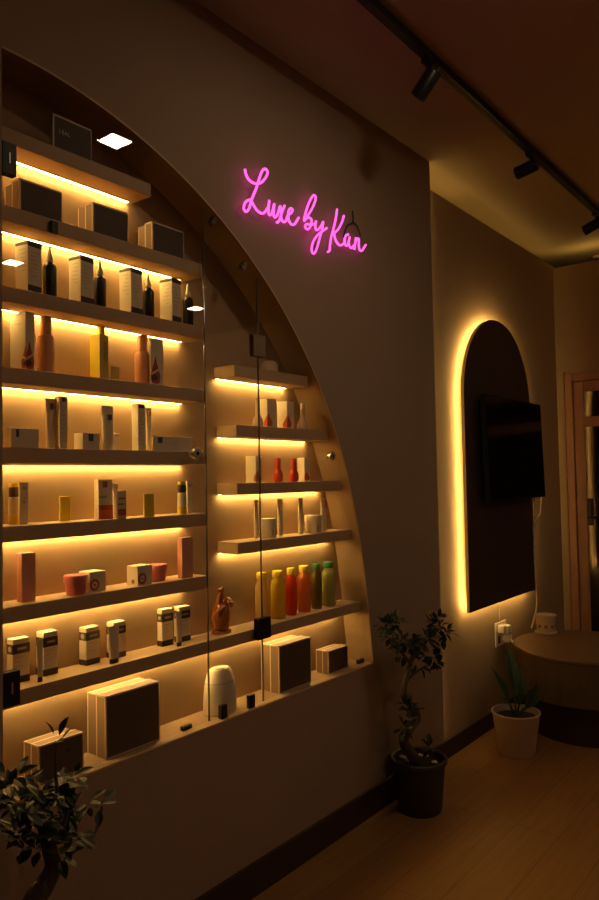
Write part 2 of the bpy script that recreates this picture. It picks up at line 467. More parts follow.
# grey kit boxes
def kit_box(label, spec, group, text=False, lidm='kitlid'):
    x, y, z, w, d, h, rz = spec
    t = thing('kit_box', label, 'box', (x, y, z), rz, group)
    s = d*.50
    MB().box(.003, w-.003, s, d, 0, h-.003, .0012, 1).done('box_body', 'kit', t)
    lid = MB().box(0, w, .0006, s-.001, 0, h, .0012, 1).done('lid', 'kit', t)
    MB().box(.004, w-.004, 0, .0007, .004, h-.004).done('lid_front', lidm, lid)
    e = MB(); k = .0046
    for (ya, yb) in ((-.0005, k-.0005), (s-.001-k, s-.001+.0003)):
        e.box(-.0006, k, ya, yb, 0, h); e.box(-.0006, w+.0006, ya, yb, h-k, h+.0006); e.box(w-k*.5, w+.0006, ya, yb, 0, h); e.box(0, w, ya, yb, 0, k*.6)
    e.box(-.0006, k*.8, 0, s, h-k, h+.0006)
    e.box(.0024, .003+k, d-k, d+.0002, 0, h-.003); e.box(.0024, w-.003, d-k, d+.0002, h-.003-k, h-.0024)
    e.done('edge_trim', 'kitedge', t)
    if text:
        cu = bpy.data.curves.new('lettering', 'FONT'); cu.body = 'I EAL'; cu.size = h*.17; cu.extrude = .0003
        to = bpy.data.objects.new('lettering', cu)
        col.objects.link(to); bpy.context.view_layer.update()
        me = bpy.data.meshes.new_from_object(to.evaluated_get(bpy.context.evaluated_depsgraph_get()))
        col.objects.unlink(to); bpy.data.objects.remove(to)
        me.materials.clear(); me.materials.append(M['kitedge'])
        o = bpy.data.objects.new('lettering', me); col.objects.link(o); o.parent = t
        o.rotation_euler = (PI/2, 0, 0); o.location = (w*.15, -.0008, h*.50)
    return t
G1 = 'grey kit boxes in the niche'
kit_box('lone dark grey kit box with faint lettering, on the topmost shelf', (1.2480, 0.0460, 2.5690, 0.1398, 0.0158, 0.1061, 0.0000), G1, True)
kit_box('grey kit box beside the upper black door hinge', (1.1372, 0.0460, 2.3430, 0.1407, 0.0843, 0.0964, 0.0000), G1)
kit_box('grey kit box in the middle of its row of three', (1.3902, 0.0460, 2.3430, 0.1394, 0.0826, 0.1005, 0.0000), G1)
kit_box('grey kit box at the open end of its shelf, farthest of three from the hinge', (1.6327, 0.0460, 2.3430, 0.1461, 0.0774, 0.1024, 0.0000), G1)
kit_box('smaller pale edged kit box on the ledge behind the plant in front', (1.1877, 0.0400, 0.6830, 0.1500, 0.0825, 0.1093, 0.0000), G1)
kit_box('large wide kit box with pale edges on the ledge under the lowest shelf', (1.4203, 0.0400, 0.6830, 0.2173, 0.0990, 0.1937, 0.0000), G1)
kit_box('tall upright kit box on the ledge under the black glass hinge', (2.2642, 0.0400, 0.6830, 0.2109, 0.0990, 0.1898, 0.0000), G1)
kit_box('smallest kit box on the ledge near the arch foot', (2.6082, 0.0460, 0.6830, 0.1517, 0.0705, 0.1016, 0.0000), G1)

# dropper bottles and cartons
places = ['nearest the upper black hinge', 'second along from the black hinge', 'third along from the black hinge', 'at the open shelf end']
sp = [(1.1721, 0.0600, 2.1100, 0.0515, 0.0542, 0.1582, 0.1700), (1.3539, 0.0600, 2.1100, 0.0550, 0.0532, 0.1557, 0.1500), (1.5516, 0.0600, 2.1100, 0.0531, 0.0544, 0.1608, 0.1300), (1.7336, 0.0600, 2.1100, 0.0483, 0.0591, 0.1630, 0.1200)]
bt = [(1.2604, 0.0850, 2.1100, 0.0207, 0.1640), (1.4451, 0.0850, 2.1100, 0.0196, 0.1622), (1.6461, 0.0850, 2.1100, 0.0204, 0.1601), (1.8326, 0.0850, 2.1100, 0.0194, 0.1640)]
for i in range(4):
    carton('dropper_carton', 'tall cream carton with a dark top band, '+places[i], 'carton', sp[i], 'white',
           [('top_band', 'f', 0, 1, .90, 1, 'darkp'), ('top_band', 'l', 0, 1, .93, .99, 'darkp'), ('base_band', 'f', 0, 1, 0, .17, 'darkp')]
           + text_lines(7, .15, .85, .35, .80) + text_lines(6, .2, .75, .45, .85, 'l'), 'cream cartons of the dropper bottles')
    lathe_item('dropper_bottle', 'black dropper bottle with a pale tip, '+places[i], 'bottle', bt[i], [
        ('bottle_body', 'dark', [(0, 0), (.92, 0), (1, .03), (1, .58), (.9, .64), (.5, .69), (.42, .70), (0, .70)]),
        ('collar', 'whitep', [(.0, .70), (.52, .70), (.52, .80), (.40, .82), (0, .82)]),
        ('dropper_tip', 'whitep', [(0, .82), (.36, .82), (.16, .97), (.10, 1), (0, 1)])], 'black dropper bottles')

# peach / yellow shelf
s = (1.1609, 0.0550, 1.8790, 0.0314, 0.0740, 0.1748, 0.1000)
t = carton('hair_carton', 'tall cream carton with red drop emblem, nearest the niche edge', 'carton', s, 'white', [('printed_line', 'l', .3, .7, .80, .81, 'ink')])
drop_emblem(t, s, 'f', .40, 1.0, .03, .50); drop_emblem(t, s, 'l', .02, .50, .03, .42)
peach = [('bottle_body', 'peach', [(0, 0), (.96, 0), (1, .02), (1, .62), (.95, .655), (.6, .675), (0, .675)]),
         ('cap', 'peach', [(0, .675), (.68, .675), (.68, .98), (.62, 1), (0, 1)])]
lathe_item('spray_bottle', 'peach bottle with slimmer cap beside the emblem carton at the niche edge', 'bottle', (1.2457, 0.0850, 1.8790, 0.0250, 0.1772), peach, 'peach bottles')
lathe_item('spray_bottle', 'peach bottle beside the emblem carton far from the niche edge', 'bottle', (1.6225, 0.0900, 1.8790, 0.0277, 0.1722), peach, 'peach bottles')
s = (1.4171, 0.0520, 1.8790, 0.0375, 0.0452, 0.1439, 0.1200)
t = carton('hair_carton', 'bright yellow tall carton with vertical red lettering', 'carton', s, 'yellowc',
       [('side_face', 'f', 0, 1, 0, 1, 'olive')] + [('lettering', 'f', .45, .75+.1*(i % 2), .42+.055*i, .455+.055*i, 'redbrown') for i in range(8)])
lathe_item('spray_bottle', 'yellow capped bottle standing behind the tall yellow carton', 'bottle', (1.4707, 0.1180, 1.8790, 0.0191, 0.2127), [
    ('bottle_body', 'yellow', [(0, 0), (1, 0), (1, .66), (.8, .70), (0, .70)]), ('cap', 'yellow', [(0, .70), (.7, .70), (.7, .99), (.6, 1), (0, 1)])])
carton('soap_carton', 'small square yellow carton at the foot of the tall yellow carton', 'carton', (1.4680, 0.0620, 1.8790, 0.0355, 0.0116, 0.0477, 0.0000), 'olive', [('top_flap', 't', 0, 1, 0, 1, 'yellowc')])
s = (1.6259, 0.0520, 1.8790, 0.0571, 0.0124, 0.1623, 0.0000)
t = carton('hair_carton', 'tall cream carton with red drop emblem beside the lone peach bottle', 'carton', s, 'white')
drop_emblem(t, s, 'f', .36, .74, .03, .62)

# tubes shelf
G = 'cream tubes on the tube shelf'
s = (1.1138, 0.0550, 1.6520, 0.0885, 0.0406, 0.0575, 0.0000)
carton('cream_carton', 'flat cream carton with navy square, tight at the niche edge', 'carton', s, 'white', [('printed_label', 'f', .18, .28, .55, .95, 'blue')] + text_lines(3, .35, .9, .3, .6))
tube_item('cream_tube', 'cream tube leaning beside the tallest carton near the niche edge', (1.2597, 0.0850, 1.6520, 0.0160, 0.1546), 'whitep', 'whitep', G, band=(.78, .90, 'blue'))
s = (1.2753, 0.0600, 1.6520, 0.0287, 0.0252, 0.1613, 0.0000)
carton('cream_carton', 'tallest slim cream carton on the tube shelf', 'carton', s, 'white', [('printed_label', 'f', .30, .75, .90, .98, 'blue')] + text_lines(9, .2, .85, .15, .8))
s = (1.3539, 0.0550, 1.6520, 0.0629, 0.0469, 0.0525, 0.0000)
carton('cream_carton', 'small cream carton with a navy square beside the middle tube', 'carton', s, 'white', [('printed_label', 'f', .34, .62, .50, .96, 'blue')] + text_lines(2, .15, .9, .2, .35) + text_lines(3, .35, .6, .2, .75, 'l'))
tube_item('cream_tube', 'wide cream tube with navy square in the middle of the shelf', (1.4618, 0.0750, 1.6520, 0.0226, 0.1445), 'whitep', 'whitep', G, band=(.68, .80, 'blue'))
carton('cream_carton', 'tiny cream carton half hidden behind the wide tube', 'carton', (1.5027, 0.1000, 1.6520, 0.0291, 0.0061, 0.0593, 0.0000), 'white', [('printed_line', 'f', .2, .9, .82, .9, 'ink')])
s = (1.5716, 0.0550, 1.6520, 0.0309, 0.0337, 0.1581, 0.0000)
carton('cream_carton', 'tall cream carton with navy top beside the dark capped slim tube', 'carton', s, 'white', [('printed_label', 'f', .1, .9, .91, .99, 'blue')] + text_lines(9, .2, .85, .15, .8))
tube_item('cream_tube', 'slim cream tube tucked between tall and flat cartons', (1.6542, 0.1000, 1.6520, 0.0129, 0.1524), 'whitep', 'whitep', G, band=(.82, .93, 'redbrown'))
s = (1.6371, 0.0550, 1.6520, 0.1810, 0.0086, 0.0524, 0.0000)
carton('cream_carton', 'flat wide cream carton behind the chrome door knob', 'carton', s, 'white', [('printed_label', 'f', .11, .22, .55, .93, 'blue')] + text_lines(2, .3, .9, .45, .6))

# yellow shelf
def roll(label, cyl):
    lathe_item('serum_bottle', label, 'bottle', cyl, [
        ('base_band', 'yellow', [(0, 0), (.98, 0), (1, .02), (1, .23), (0, .23)]),
        ('bottle_body', 'whitep', [(0, .23), (.97, .23), (.97, .64), (.8, .66), (0, .66)]),
        ('dark_cap', 'brown', [(0, .66), (.80, .66), (.92, .74), (.92, .86), (.82, .90), (0, .90)]),
        ('top_button', 'yellow', [(0, .90), (.88, .90), (.88, .98), (.78, 1), (0, 1)])], 'yellow based bottles with brown caps')
roll('brown capped yellow based bottle at the niche edge', (1.1550, 0.1113, 1.4300, 0.0159, 0.1212))
s = (1.1536, 0.0750, 1.4300, 0.0260, 0.0092, 0.1223, 0.0000)
carton('serum_carton', 'narrow cream carton behind the brown capped bottle at the niche edge', 'carton', s, 'white', [('printed_line', 'f', .2, .8, .82, .90, 'ink'), ('printed_line', 'f', .35, .65, .5, .55, 'ink'), ('top_flap', 't', 0, 1, 0, 1, 'yellowc')])
G = 'small yellow cartons'
for lab, s in (('plain small yellow carton nearest the niche edge on its shelf', (1.3028, 0.1000, 1.4300, 0.0370, 0.0091, 0.0774, 0.0000)), ('small yellow carton between the orange bottle and brown capped bottle', (1.5866, 0.0448, 1.4300, 0.0417, 0.0072, 0.0772, 0.0000))):
    carton('soap_carton', lab, 'carton', s, 'yellowc', text_lines(3, .4, .9, .3, .7, 'f', 'olive'), G)
s = (1.4135, 0.0583, 1.4300, 0.0548, 0.0240, 0.1273, 0.0000)
carton('sun_care_carton', 'cream carton with orange lower third beside slim white tube', 'carton', s, 'white', [('orange_panel', 'f', 0, 1, 0, .36, 'orange'), ('printed_mark', 'f', .30, .62, .80, .95, 'redbrown'), ('lettering', 'f', .05, .6, .53, .60, 'ink'), ('pale_band', 'f', .05, .9, .28, .31, 'pale')] + text_lines(3, .3, .7, .08, .25, 'l', 'orange'))
tube_item('sun_care_tube', 'slim white tube between the orange based carton and small bottle', (1.4989, 0.0850, 1.4300, 0.0109, 0.1128), 'whitep', 'whitep', None)
s = (1.4693, 0.0360, 1.4300, 0.0382, 0.0061, 0.0897, 0.0000)
carton('sun_care_bottle', 'small square white bottle with orange and green lettering', 'bottle', s, 'whitep', [('orange_panel', 'f', .05, .85, .12, .35, 'orange'), ('lettering', 'f', .1, .8, .70, .76, 'redbrown'), ('lettering', 'f', .1, .65, .50, .55, 'green')], None, .003)
roll('brown capped yellow based bottle at the open shelf end', (1.7621, 0.0527, 1.4300, 0.0170, 0.1166))
s = (1.8040, 0.0700, 1.4300, 0.0265, 0.0094, 0.1176, 0.0000)
carton('serum_carton', 'narrow cream carton behind the brown capped bottle at the open shelf end', 'carton', s, 'white', [('printed_line', 'f', .2, .8, .82, .90, 'ink'), ('top_flap', 't', 0, 1, 0, 1, 'yellowc')])

# pink shelf
G = 'tall pink cartons'
s = (1.1563, 0.0720, 1.2047, 0.0447, 0.0277, 0.1419, 0.0000)
carton('pink_carton', 'tall pink carton at the niche edge beside jar', 'carton', s, 'pink', text_lines(4, .45, .75, .35, .75, 'f', 'pinkj'), G)
s = (1.7548, 0.0476, 1.2047, 0.0526, 0.0243, 0.1426, 0.0000)
carton('pink_carton', 'tall pink carton at the open shelf end', 'carton', s, 'pink', text_lines(4, .45, .75, .35, .75, 'f', 'pinkj'), G)
jar = [('jar_body', 'pinkj', [(0, 0), (.70, 0), (.80, .03), (.90, .55), (.90, .62), (0, .62)]), ('lid', 'pinkj', [(0, .62), (1, .62), (1, .96), (.96, 1), (0, 1)])]
lathe_item('cream_jar', 'round pink jar in front of a white carton near the tall pink carton', 'jar', (1.3366, 0.0714, 1.2047, 0.0363, 0.0599), jar, 'round pink jars')
lathe_item('cream_jar', 'round pink jar half hidden behind the white square carton', 'jar', (1.6785, 0.0900, 1.2047, 0.0346, 0.0561), jar, 'round pink jars')
def ring_carton(label, s):
    t = carton('jar_carton', label, 'carton', s, 'white', text_lines(3, .4, .9, .55, .8), 'white cartons with red ring mark')
    x, y, z, w, d, h, rz = s
    e = MB(); n = 24; cu, cv, r = w*.30, h*.34, h*.30
    for i in range(n):
        a0, a1 = 2*PI*i/n, 2*PI*(i+1)/n
        e.prism([(cu+r*math.cos(a0), cv+r*math.sin(a0)), (cu+r*math.cos(a1), cv+r*math.sin(a1)), (cu+r*.55*math.cos(a1), cv+r*.55*math.sin(a1)), (cu+r*.55*math.cos(a0), cv+r*.55*math.sin(a0))], -.0007, 0)
    e.prism([(cu+r*.25*math.cos(2*PI*i/8), cv+r*.25*math.sin(2*PI*i/8)) for i in range(8)], -.0007, 0)
    e.done('ring_mark', 'redbrown', t)
    deco(t, 'side_mark', s, 'l', .3, .55, .1, .3, 'redbrown')
    return t
ring_carton('white carton with red ring mark behind the round pink jar', (1.3811, 0.0620, 1.2047, 0.0629, 0.0550, 0.0629, 0.0500))
ring_carton('white carton with red ring mark standing before the half hidden pink jar', (1.5553, 0.0438, 1.2047, 0.0669, 0.0520, 0.0643, 0.1000))

# black and cream cartons with tubes
sp = [(1.1439, 0.1000, 0.9700, 0.0539, 0.0325, 0.1270, 0.0000), (1.2425, 0.1000, 0.9700, 0.0486, 0.0390, 0.1297, 0.0000), (1.3936, 0.1000, 0.9700, 0.0553, 0.0337, 0.1172, 0.1000),
      (1.4994, 0.1000, 0.9700, 0.0511, 0.0360, 0.1169, 0.0600), (1.7055, 0.1000, 0.9700, 0.0503, 0.0264, 0.1279, 0.0000), (1.7867, 0.1000, 0.9700, 0.0524, 0.0297, 0.1248, 0.0000)]
labs = ['black banded cream carton behind the lower black hinge', 'black banded cream carton second from the lower hinge', 'black banded cream carton with its side turned, beside the tube fronted one',
        'black banded cream carton standing behind a black capped tube', 'black banded cream carton set apart on open shelf nearer the long gap', 'black banded cream carton nearest the terracotta hand']
for i, s in enumerate(sp):
    t = carton('ampoule_carton', labs[i], 'carton', s, 'white',
        [('top_band', 'f', 0, 1, .66, .88, 'darkp'), ('top_band', 'l', 0, 1, .66, .88, 'darkp'), ('base_band', 'f', 0, 1, 0, .15, 'darkp'), ('base_band', 'l', 0, 1, 0, .15, 'darkp')]
        + text_lines(3, .15, .75, .38, .58) , 'black and cream cartons on the long shelf')
    o = MB().box(.25*s[3], .8*s[3], -.0009, -.0005, .745*s[5], .80*s[5]).done('lettering', 'ink', t)
    e = MB(); e.lathe([(0, 0), (min(s[4]*.26, .009), 0), (0, .0003)], mtx=Matrix.Translation((-.0006, s[4]*.5, s[5]*.77)) @ Matrix.Rotation(-PI/2, 4, 'Y'), seg=14)
    e.done('round_mark', 'ink', t)
tube_item('hand_cream_tube', 'black capped cream tube before the carton of the middle pair', (1.4691, 0.0600, 0.9700, 0.0201, 0.1167), 'whitep', 'blackmatt', 'black capped tubes', True, .55)
tube_item('hand_cream_tube', 'slim black capped tube before the carton nearest the terracotta hand', (1.7469, 0.0600, 0.9700, 0.0130, 0.1185), 'whitep', 'blackmatt', 'black capped tubes', True, .55)
tube_item('hand_cream_tube', 'slim black capped tube before the carton second from lower hinge', (1.2057, 0.0600, 0.9700, 0.0097, 0.1205), 'whitep', 'blackmatt', 'black capped tubes', True, .55)

# terracotta hand
x, y, z, r, h = (1.9893, 0.0900, 0.9700, 0.0380, 0.1801)
hand = thing('hand_sculpture', 'glazed terracotta hand sculpture with crossed fingers on the long shelf', 'sculpture', (x, y, z))
hand.scale = (1.2, 1.1, 1)
def skin(name, verts, edges, radii, m, parent, lev=2):
    me = bpy.data.meshes.new(name); me.from_pydata(verts, edges, [])
    o = bpy.data.objects.new(name, me); col.objects.link(o)
    o.modifiers.new('s', 'SKIN'); sd = o.modifiers.new('d', 'SUBSURF'); sd.levels = lev; sd.render_levels = lev
    for i, rr in enumerate(radii):
        me.skin_vertices[0].data[i].radius = rr
        me.skin_vertices[0].data[i].use_root = (i == 0)
    bpy.context.view_layer.update()
    dg = bpy.context.evaluated_depsgraph_get()
    nm = bpy.data.meshes.new_from_object(o.evaluated_get(dg))
    bpy.data.objects.remove(o); 
    o = bpy.data.objects.new(name, nm); col.objects.link(o); nm.materials.clear(); nm.materials.append(M[m])
    nm.polygons.foreach_set('use_smooth', [True]*len(nm.polygons)); o.parent = parent
    return o
H = h
V = [(0, 0, .010), (0, 0, .16*H), (0, 0, .30*H), (.002, 0, .44*H), (.003, 0, .54*H),     # wrist to knuckles
     (-.012, 0, .62*H), (-.013, -.004, .74*H), (-.008, -.008, .86*H), (-.002, -.010, .97*H),    # index
     (-.001, .002, .66*H), (-.003, -.004, .79*H), (-.012, -.006, .89*H), (-.017, -.004, .95*H),  # middle, crossed
     (.012, 0, .63*H), (.019, -.008, .71*H), (.017, -.022, .70*H), (.012, -.024, .60*H),        # ring, folded
     (.022, 0, .56*H), (.031, -.008, .63*H), (.029, -.021, .61*H), (.023, -.023, .52*H),        # little, folded
     (-.020, -.008, .36*H), (-.030, -.018, .48*H), (-.020, -.027, .56*H), (-.006, -.029, .58*H)]  # thumb
Ed = [(0, 1), (1, 2), (2, 3), (3, 4), (4, 5), (5, 6), (6, 7), (7, 8), (4, 9), (9, 10), (10, 11), (11, 12), (4, 13), (13, 14), (14, 15), (15, 16), (4, 17), (17, 18), (18, 19), (19, 20), (2, 21), (21, 22), (22, 23), (23, 24)]
f4 = [(.0095, .0095), (.0088, .0088), (.0082, .0082), (.0068, .0068)]
Ra = [(.033, .027), (.031, .024), (.033, .024), (.034, .022), (.030, .018)] + f4*4 + [(.014, .012), (.0115, .0115), (.0098, .0098), (.008, .008)]
skin('hand_body', V, Ed, Ra, 'terracotta', hand)
MB().lathe([(0, 0), (.0345, 0), (.0355, .004), (.0355, .010), (0, .011)], sy=.80).done('plinth', 'terracotta', hand, True)

# coloured bottles
G = 'coloured drink style bottles on the long shelf'
cb = [((2.2298, 0.0950, 0.9700, 0.0295, 0.2001), 'liq_pale', 'yellow', 'pale yellow bottle behind the black glass hinge'),
      ((2.3292, 0.0950, 0.9700, 0.0313, 0.1977), 'liq_yellow', 'yellow', 'yellow green bottle beside the pale yellow one'),
      ((2.4174, 0.0950, 0.9700, 0.0239, 0.1982), 'liq_red', 'yellowc', 'red orange bottle in the row of coloured bottles'),
      ((2.5061, 0.0950, 0.9700, 0.0297, 0.1995), 'liq_orange', 'yellowc', 'coral bottle with a yellow cap next to the red one'),
      ((2.5967, 0.0950, 0.9700, 0.0246, 0.1994), 'liq_dark', 'green', 'dark olive bottle with a green cap'),
      ((2.6883, 0.0950, 0.9700, 0.0329, 0.1977), 'liq_green', 'green', 'pale green bottle with green cap nearest the arch')]
for cyl, lm, cm, lab in cb:
    lathe_item('oil_bottle', lab, 'bottle', cyl, [
        ('bottle_body', lm, [(0, 0), (.86, 0), (.95, .02), (.97, .05), (.97, .68), (.92, .74), (.80, .80), (.62, .83), (.60, .862), (0, .862)]),
        ('cap', cm, [(0, .865), (.70, .865), (.72, .875), (.72, .985), (.66, 1), (0, 1)])], G)

# white hand held device on the ledge
x, y, z, r, h = (1.9675, 0.0816, 0.6830, 0.0588, 0.1614)
dv = thing('wax_heater', 'rounded cream white device with a slot on top, on the ledge behind glass', 'device', (x, y, z))
r *= 1.22; sy = .052/r
MB().lathe([(0, 0), (.93*r, 0), (.99*r, .02*h), (1.0*r, .2*h), (.97*r, .45*h), (.90*r, .70*h), (.885*r, .715*h)], sy=sy).done('device_body', 'whitep', dv, True)
MB().lathe([(.885*r, .715*h), (.87*r, .725*h), (.76*r, .90*h), (.64*r, .975*h), (.55*r, 1.0*h), (.44*r, .985*h), (.42*r, .96*h), (0, .96*h)], sy=sy).done('top_cover', 'whitep', dv, True)
MB().lathe([(0, .962*h), (.36*r, .962*h), (.36*r, .968*h), (0, .968*h)], sy=sy*.6).done('slot', 'brown', dv, True)
MB().lathe([(.899*r, .700*h), (.903*r, .705*h), (.899*r, .716*h), (.89*r, .716*h)], sy=sy).done('seam', 'ink', dv, True)

# floating shelf items
x, y, z, r, h = (2.2871, 0.0850, 1.9900, 0.0365, 0.0519)
lathe_item('lidded_jar', 'small round pale jar on the highest floating shelf', 'jar', (x, y, z, r, h), [('jar_body', 'candle', [(0, 0), (.85, 0), (1, .15), (.98, .52), (0, .52)]), ('lid', 'candle', [(0, .52), (1, .53), (.92, .8), (.55, .97), (.2, 1), (0, 1)])])
flask = [('flask_body', 'pale', [(0, 0), (.85, 0), (1, .08), (1, .16), (.82, .30), (.46, .42), (.42, .56), (0, .56)]), ('stopper', 'pale', [(0, .56), (.44, .56), (.40, .80), (.48, .97), (.42, 1), (0, 1)])]
lathe_item('flask_bottle', 'pale pear shaped flask behind the glass edge', 'bottle', (2.1987, 0.0750, 1.7600, 0.0213, 0.1166), flask, 'pale flask bottles')
lathe_item('flask_bottle', 'pale pear shaped flask nearest the arch', 'bottle', (2.4919, 0.0750, 1.7600, 0.0245, 0.1168), flask, 'pale flask bottles')
s = (2.2469, 0.0650, 1.7600, 0.0559, 0.0447, 0.1199, 0.0000)
t = carton('flask_carton', 'cream carton with amber drop beside the flask at the glass edge', 'carton', s, 'white'); drop_emblem(t, s, 'f', .10, .90, .05, .50, 'orange', False); drop_emblem(t, s, 'l', .10, .75, .05, .42, 'orange', False)
s = (2.3749, 0.0650, 1.7600, 0.0467, 0.0558, 0.1185, 0.0000)
t = carton('flask_carton', 'cream carton with amber drop beside the flask nearest the arch', 'carton', s, 'white'); drop_emblem(t, s, 'f', .10, .95, .05, .56, 'orange', False); drop_emblem(t, s, 'l', .08, .75, .05, .46, 'orange', False)
s = (2.1680, 0.0620, 1.5360, 0.0373, 0.0564, 0.1072, 0.0000)
t = carton('flask_carton', 'cream carton with dark red drop behind the glass edge', 'carton', s, 'white'); drop_emblem(t, s, 'f', .2, 1.2, .04, .45, 'redbrown', False); drop_emblem(t, s, 'l', .08, .30, .04, .36, 'redbrown', False)
rb = [('bottle_body', 'redgl', [(0, 0), (.78, 0), (.95, .08), (1, .22), (.92, .36), (.62, .48), (.52, .53), (0, .53)]), ('cap', 'redgl', [(0, .53), (.58, .53), (.56, .96), (.5, 1), (0, 1)])]
lathe_item('flask_bottle', 'round red bottle nearer the glass edge', 'bottle', (2.3198, 0.0750, 1.5360, 0.0213, 0.1005), rb, 'round red bottles')
lathe_item('flask_bottle', 'round red bottle touching the cream carton beside the arch', 'bottle', (2.4159, 0.0680, 1.5360, 0.0216, 0.0988), rb, 'round red bottles')
s = (2.5061, 0.0800, 1.5360, 0.0406, 0.0405, 0.1045, 0.0000)
t = carton('flask_carton', 'cream carton with dark red drop behind the round red bottle', 'carton', s, 'white'); drop_emblem(t, s, 'f', .35, 1.2, .04, .42, 'redbrown', False)
G = 'slim tubes on the jar shelf'
tube_item('cream_tube', 'slim cream tube against the glass edge beside a white jar', (2.1968, 0.0900, 1.3090, 0.0133, 0.1567), 'whitep', 'whitep', G, band=(.1, .3, 'ink'))
tube_item('cream_tube', 'slim cream tube between the first white jar and open gap', (2.3472, 0.0900, 1.3090, 0.0166, 0.1570), 'whitep', 'whitep', G, band=(.70, .92, 'olive'))
tube_item('cream_tube', 'slim cream tube between the gap and second white jar', (2.4853, 0.0900, 1.3090, 0.0161, 0.1555), 'whitep', 'whitep', G)
tube_item('cream_tube', 'slim cream tube nearest the arch side of the jar shelf', (2.6446, 0.0850, 1.3090, 0.0181, 0.1526), 'whitep', 'whitep', G, band=(.70, .9, 'redbrown'))
def wjar(label, cyl):
    t = lathe_item('cream_jar', label, 'jar', cyl, [('jar_body', 'whitep', [(0, 0), (.92, 0), (.97, .04), (.97, .66), (0, .66)]), ('lid', 'whitep', [(0, .67), (1, .67), (1, .95), (.94, 1), (0, 1)])], 'round white jars')
    x, y, z, r, h = cyl
    m = MB()
    for a0 in (-.45, .15):
        for k in range(3):
            a = -PI/2+a0+.1*k
            m.prism([(r*.975*math.cos(a), r*.975*math.sin(a)), (r*.985*math.cos(a), r*.985*math.sin(a)), (r*.985*math.cos(a+.08), r*.985*math.sin(a+.08)), (r*.975*math.cos(a+.08), r*.975*math.sin(a+.08))], .14*h, (.50-.06*k)*h, 'xy')
    m.done('lettering', 'ink', t)
wjar('round white jar between two slim tubes behind the glass edge', (2.2594, 0.0800, 1.3090, 0.0336, 0.0793))
wjar('wider looking white jar beside the slim tube nearest the arch', (2.5614, 0.0800, 1.3090, 0.0387, 0.0780))

# ------------------------------------------------------------------ neon sign
sg = thing('neon_sign', 'pink neon handwriting sign on the taupe wall above the arch', 'neon sign')
NYP = -.030
letters = [
 ('letter_l', [[(2.029,2.737), (2.034,2.720), (2.048,2.704), (2.072,2.698), (2.099,2.702), (2.126,2.717), (2.152,2.745), (2.162,2.767), (2.154,2.777), (2.140,2.773), (2.125,2.755), (2.109,2.720), (2.094,2.685), (2.078,2.654), (2.063,2.625), (2.051,2.594), (2.034,2.573), (2.021,2.577), (2.020,2.591), (2.030,2.609), (2.047,2.622), (2.060,2.625), (2.073,2.613), (2.094,2.596), (2.121,2.591), (2.141,2.601), (2.159,2.623)]]),
 ('letter_u', [[(2.150,2.611), (2.163,2.629), (2.170,2.656), (2.165,2.630), (2.164,2.606), (2.170,2.598), (2.182,2.606), (2.193,2.631), (2.200,2.652), (2.196,2.622), (2.196,2.602), (2.205,2.598), (2.220,2.613)]]),
 ('letter_x', [[(2.220,2.613), (2.229,2.635), (2.238,2.653), (2.242,2.631), (2.243,2.606), (2.255,2.593), (2.273,2.602)], [(2.266,2.664), (2.249,2.633), (2.234,2.600), (2.225,2.586), (2.213,2.580)]]),
 ('letter_e', [[(2.273,2.602), (2.286,2.628), (2.307,2.644), (2.317,2.659), (2.309,2.664), (2.295,2.655), (2.288,2.634), (2.291,2.610), (2.308,2.597), (2.328,2.603), (2.346,2.624), (2.358,2.639)]]),
 ('letter_b', [[(2.418,2.662), (2.435,2.682), (2.457,2.712), (2.475,2.744), (2.479,2.762), (2.465,2.766), (2.445,2.745), (2.422,2.708), (2.405,2.670), (2.394,2.636), (2.409,2.649), (2.431,2.658), (2.446,2.653), (2.442,2.630), (2.424,2.608), (2.408,2.605), (2.401,2.614), (2.411,2.625), (2.439,2.632), (2.471,2.642)]]),
 ('letter_y', [[(2.479,2.657), (2.472,2.634), (2.479,2.618), (2.498,2.628), (2.518,2.650), (2.531,2.667), (2.519,2.626), (2.504,2.592), (2.486,2.550), (2.468,2.518), (2.454,2.510), (2.444,2.519), (2.448,2.547), (2.469,2.579), (2.499,2.607), (2.528,2.628), (2.557,2.647)]]),
 ('letter_k', [[(2.638,2.754), (2.627,2.709), (2.606,2.655), (2.589,2.616), (2.578,2.576), (2.574,2.551), (2.559,2.541)], [(2.691,2.740), (2.676,2.707), (2.648,2.669), (2.623,2.647), (2.608,2.642)], [(2.610,2.643), (2.618,2.616), (2.636,2.598), (2.658,2.595), (2.678,2.605), (2.697,2.625)]]),
 ('letter_a', [[(2.724,2.661), (2.705,2.652), (2.693,2.631), (2.695,2.609), (2.710,2.606), (2.725,2.628), (2.734,2.653), (2.726,2.622), (2.735,2.606), (2.751,2.605), (2.766,2.622)]]),
 ('letter_n', [[(2.785,2.662), (2.779,2.633), (2.771,2.603)], [(2.774,2.616), (2.783,2.642), (2.798,2.660), (2.810,2.659), (2.808,2.632), (2.815,2.611), (2.835,2.613), (2.857,2.636), (2.869,2.649)]]),
]
for nm, strokes in letters:
    m = MB()
    for st in strokes:
        m.tube(smooth_path([(x, NYP, z) for x, z in st], 5), .0052, 8)
    m.done(nm, 'neon', sg, True)
wv = [(2.8044, 2.7986), (2.7982, 2.7446), (2.7434, 2.7102), (2.6869, 2.6404)]
wv2 = [(2.7982, 2.7446), (2.8239, 2.7311), (2.8275, 2.6807)]
m = MB().tube(smooth_path([(wv[0][0], -.001, wv[0][1]), (wv[1][0], -.006, wv[1][1]), (wv[2][0], -.010, wv[2][1]), (wv[3][0], -.028, wv[3][1])]), .0035, 6)
m.tube(smooth_path([(wv2[0][0], -.006, wv2[0][1]), (wv2[1][0], -.012, wv2[1][1]), (wv2[2][0], -.028, wv2[2][1])]), .0035, 6)
m.done('power_wire', 'wire', sg, True)
m = MB()
